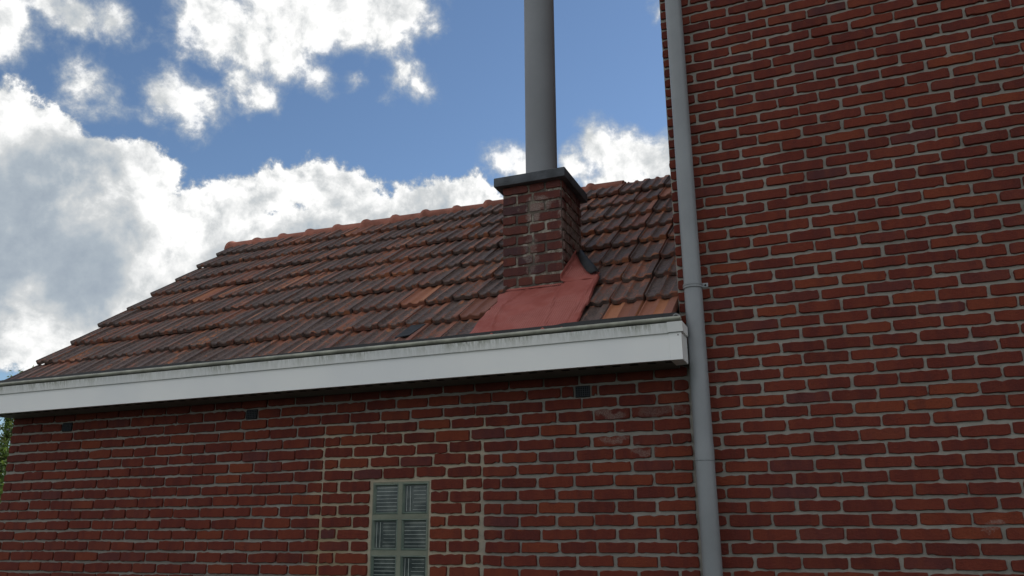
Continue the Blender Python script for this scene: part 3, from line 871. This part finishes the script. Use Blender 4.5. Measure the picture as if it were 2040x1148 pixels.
mb = MB(); mb.box(-5.43, GX1-0.061, GY+0.019, WY-0.001, 0.7875, 0.795)
sof = mb.build('soffit_board', M_SOFFIT, gut)
mb = MB(); x = -5.36
while x < GX1-0.08:
    mb.box(x, x+0.040, GY+0.045, GY+0.068, 0.7855, 0.7872); x += 0.088
sl = mb.build('soffit_slots', M_SLOT, sof); sl['kind'] = 'stuff'
# trough and the black rubber lining that laps over the lip
mb = MB(); mb.box(GX0, GX1-0.01, GY+0.019, WY-0.004, 0.890, 0.900); mb.build('trough', M_RUBBER, gut)
mb = MB(); n = 120; r0, r1, r2 = [], [], []
for i in range(n+1):
    x = GX0 + (GX1-0.02-GX0)*i/n
    u_ = (x+5.6)/4.9
    wave = 0.004*mnoise.noise((x*2.2, 0, 8)) + 0.0015*mnoise.noise((x*9, 0, 2))
    zt = 1.015 + wave + (0.005 if x > -1.30 else 0.0) - (0.007 if -3.6 < x < -2.75 else 0)
    r0.append(mb.bm.verts.new((x, GY+0.006, 0.972))); r1.append(mb.bm.verts.new((x, GY+0.012, zt))); r2.append(mb.bm.verts.new((x, GY+0.060, zt-0.055)))
for i in range(n):
    mb.bm.faces.new((r0[i], r0[i+1], r1[i+1], r1[i])); mb.bm.faces.new((r1[i], r1[i+1], r2[i+1], r2[i]))
mb.build('rubber_lining', M_RUBBER, gut, True, 40)
# small bracket loop at the right end
mb = MB(); cx_, cz_ = GX1-0.022, 0.992
for rr, yy in ((0.020, 0.0),):
    pts = [(cx_ + rr*math.cos(math.radians(a)), cz_ + rr*math.sin(math.radians(a))) for a in range(0, 181, 20)]
    pin = [(cx_ + (rr-0.005)*math.cos(math.radians(a)), cz_ + (rr-0.005)*math.sin(math.radians(a))) for a in range(0, 181, 20)]
    for p0, p1, q0, q1 in zip(pts[:-1], pts[1:], pin[:-1], pin[1:]):
        for ya, yb2 in ((GY+0.010, GY+0.030),):
            mb.face([(p0[0], ya, p0[1]), (p1[0], ya, p1[1]), (q1[0], ya, q1[1]), (q0[0], ya, q0[1])])
            mb.face([(p0[0], ya, p0[1]), (p1[0], ya, p1[1]), (p1[0], yb2, p1[1]), (p0[0], yb2, p0[1])])
            mb.face([(q0[0], ya, q0[1]), (q1[0], ya, q1[1]), (q1[0], yb2, q1[1]), (q0[0], yb2, q0[1])])
mb.build('bracket', M_SCREW, gut)

# ---------------------------------------------------------------- downpipe at the corner
PX, PY, PR = -0.648, 4.028, 0.0455
dp = thing('downpipe', 'grey plastic downpipe running down the corner of the tall brick wall', 'downpipe', (PX, PY))
mb = MB()
mb.tube(PX, PY, [(PR-0.0022, -H+0.02), (PR-0.0010, 0.3225), (PR-0.004, 0.3232), (PR-0.004, 0.3240), (PR, 0.3248), (PR, 0.398), (PR-0.0012, 0.402), (PR-0.0016, 6.4)], 40)
mb.build('pipe', M_PIPE, dp, True, 35)
def clamp(zc):
    mb = MB()
    mb.tube(PX, PY, [(PR, zc-0.012), (PR+0.0035, zc-0.011), (PR+0.0035, zc-0.002), (PR+0.0012, zc-0.001), (PR+0.0012, zc+0.001), (PR+0.0035, zc+0.002), (PR+0.0035, zc+0.011), (PR, zc+0.012)], 40, False)
    mb.box(PX+PR-0.004, PX+PR+0.030, PY-0.004, PY+0.004, zc-0.012, zc+0.012, 0.0035)
    mb.box(PX-0.008, PX+0.008, PY+PR, WY, zc-0.006, zc+0.006)
    c = mb.build('pipe_clamp', M_PIPE, dp, True, 35)
    bmx = bmesh.new(); bmesh.ops.create_cone(bmx, cap_ends=True, segments=12, radius1=0.0055, radius2=0.0045, depth=0.004)
    bmesh.ops.rotate(bmx, cent=(0, 0, 0), matrix=Matrix.Rotation(math.radians(90), 3, 'X'), verts=bmx.verts)
    me = bpy.data.meshes.new('screw'); bmx.to_mesh(me); bmx.free(); me.materials.append(M_SLOT)
    link('screw', me, c, (PX+PR+0.017, PY-0.0055, zc))
clamp(1.182); clamp(3.35); clamp(-0.75)

# ---------------------------------------------------------------- tree behind the left corner
tree = thing('leafy_tree', 'green leafy tree showing at the left edge behind the corner of the low house', 'tree', (-10.95, 8.1))
mb = MB()
def limb(p, q_, r0_, r1_, seg=7):
    p, q_ = Vector(p), Vector(q_); ax = (q_-p).normalized(); s1 = ax.orthogonal().normalized(); s2 = ax.cross(s1)
    pv = None; steps = 4
    for k in range(steps+1):
        t = k/steps; c = p.lerp(q_, t) + Vector((mnoise.noise((p.x+t*3, 1, 2)), mnoise.noise((3, p.y+t*3, 2)), 0))*0.06*math.sin(t*math.pi)
        r = r0_ + (r1_-r0_)*t
        cur = [mb.bm.verts.new(c + (s1*math.cos(2*math.pi*i/seg) + s2*math.sin(2*math.pi*i/seg))*r) for i in range(seg)]
        if pv:
            for i in range(seg): mb.bm.faces.new((pv[i], pv[(i+1) % seg], cur[(i+1) % seg], cur[i]))
        pv = cur
limb((-10.95, 8.1, -H), (-10.9, 8.1, 0.0), 0.09, 0.06)
rt = random.Random(11); tips = []
for i in range(16):
    a_ = rt.uniform(0, 2*math.pi); e_ = rt.uniform(0.1, 1.3); ln = rt.uniform(0.5, 1.0)
    st = Vector((-10.92, 8.1, rt.uniform(-0.9, 0.0)))
    en = st + Vector((math.cos(a_)*math.cos(e_), math.sin(a_)*math.cos(e_), math.sin(e_)))*ln
    limb(st, en, 0.028, 0.008, 5); tips.append(en)
for en in ((-10.78, 8.0, 0.95), (-10.66, 8.0, 0.62), (-10.62, 7.95, 0.30), (-10.85, 8.0, 1.05), (-10.72, 7.9, 0.75), (-10.70, 8.0, 1.0)):
    limb((-10.92, 8.1, -0.3), en, 0.02, 0.005, 5); tips += [Vector(en)]*2
for en in ((-10.58, 8.0, 2.14), (-10.66, 8.0, 1.95), (-10.50, 7.98, 1.92), (-10.75, 8.05, 1.75)):
    limb((-10.9, 8.1, 0.2), en, 0.016, 0.004, 5)
mb.build('trunk', M_BARK, tree, True)
bm = bmesh.new()
def leaf(c, s):
    n_ = Vector((rt.gauss(0, 1), rt.gauss(0, 1), rt.gauss(0.6, 1))).normalized(); u = n_.orthogonal().normalized()
    u = (Matrix.Rotation(rt.uniform(0, 6.28), 3, n_) @ u); v = n_.cross(u)
    pts = [c-u*s, c-v*s*0.45+n_*s*0.1, c+u*s, c+v*s*0.45+n_*s*0.1]
    bm.faces.new([bm.verts.new(p) for p in pts])
for i in range(5200):
    en = rt.choice(tips); c = en + Vector((rt.gauss(0, 0.20), rt.gauss(0, 0.22), rt.gauss(0, 0.20)))
    if c.z > 1.15 + 0.25*mnoise.noise(c*2): continue
    leaf(c, rt.uniform(0.025, 0.05))
for i in range(1500):           # thin upper sprays
    t = rt.random(); en = rt.choice(((-10.58, 8.0, 2.14), (-10.66, 8.0, 1.95), (-10.50, 7.98, 1.92), (-10.75, 8.05, 1.75)))
    c = Vector((-10.9, 8.1, 0.2)).lerp(Vector(en), 0.45 + 0.57*t) + Vector((rt.gauss(0, 0.075), rt.gauss(0, 0.06), rt.gauss(0, 0.07)))
    leaf(c, rt.uniform(0.02, 0.04))
me = bpy.data.meshes.new('crown'); bm.to_mesh(me); bm.free(); me.materials.append(M_LEAF)
link('crown', me, tree)
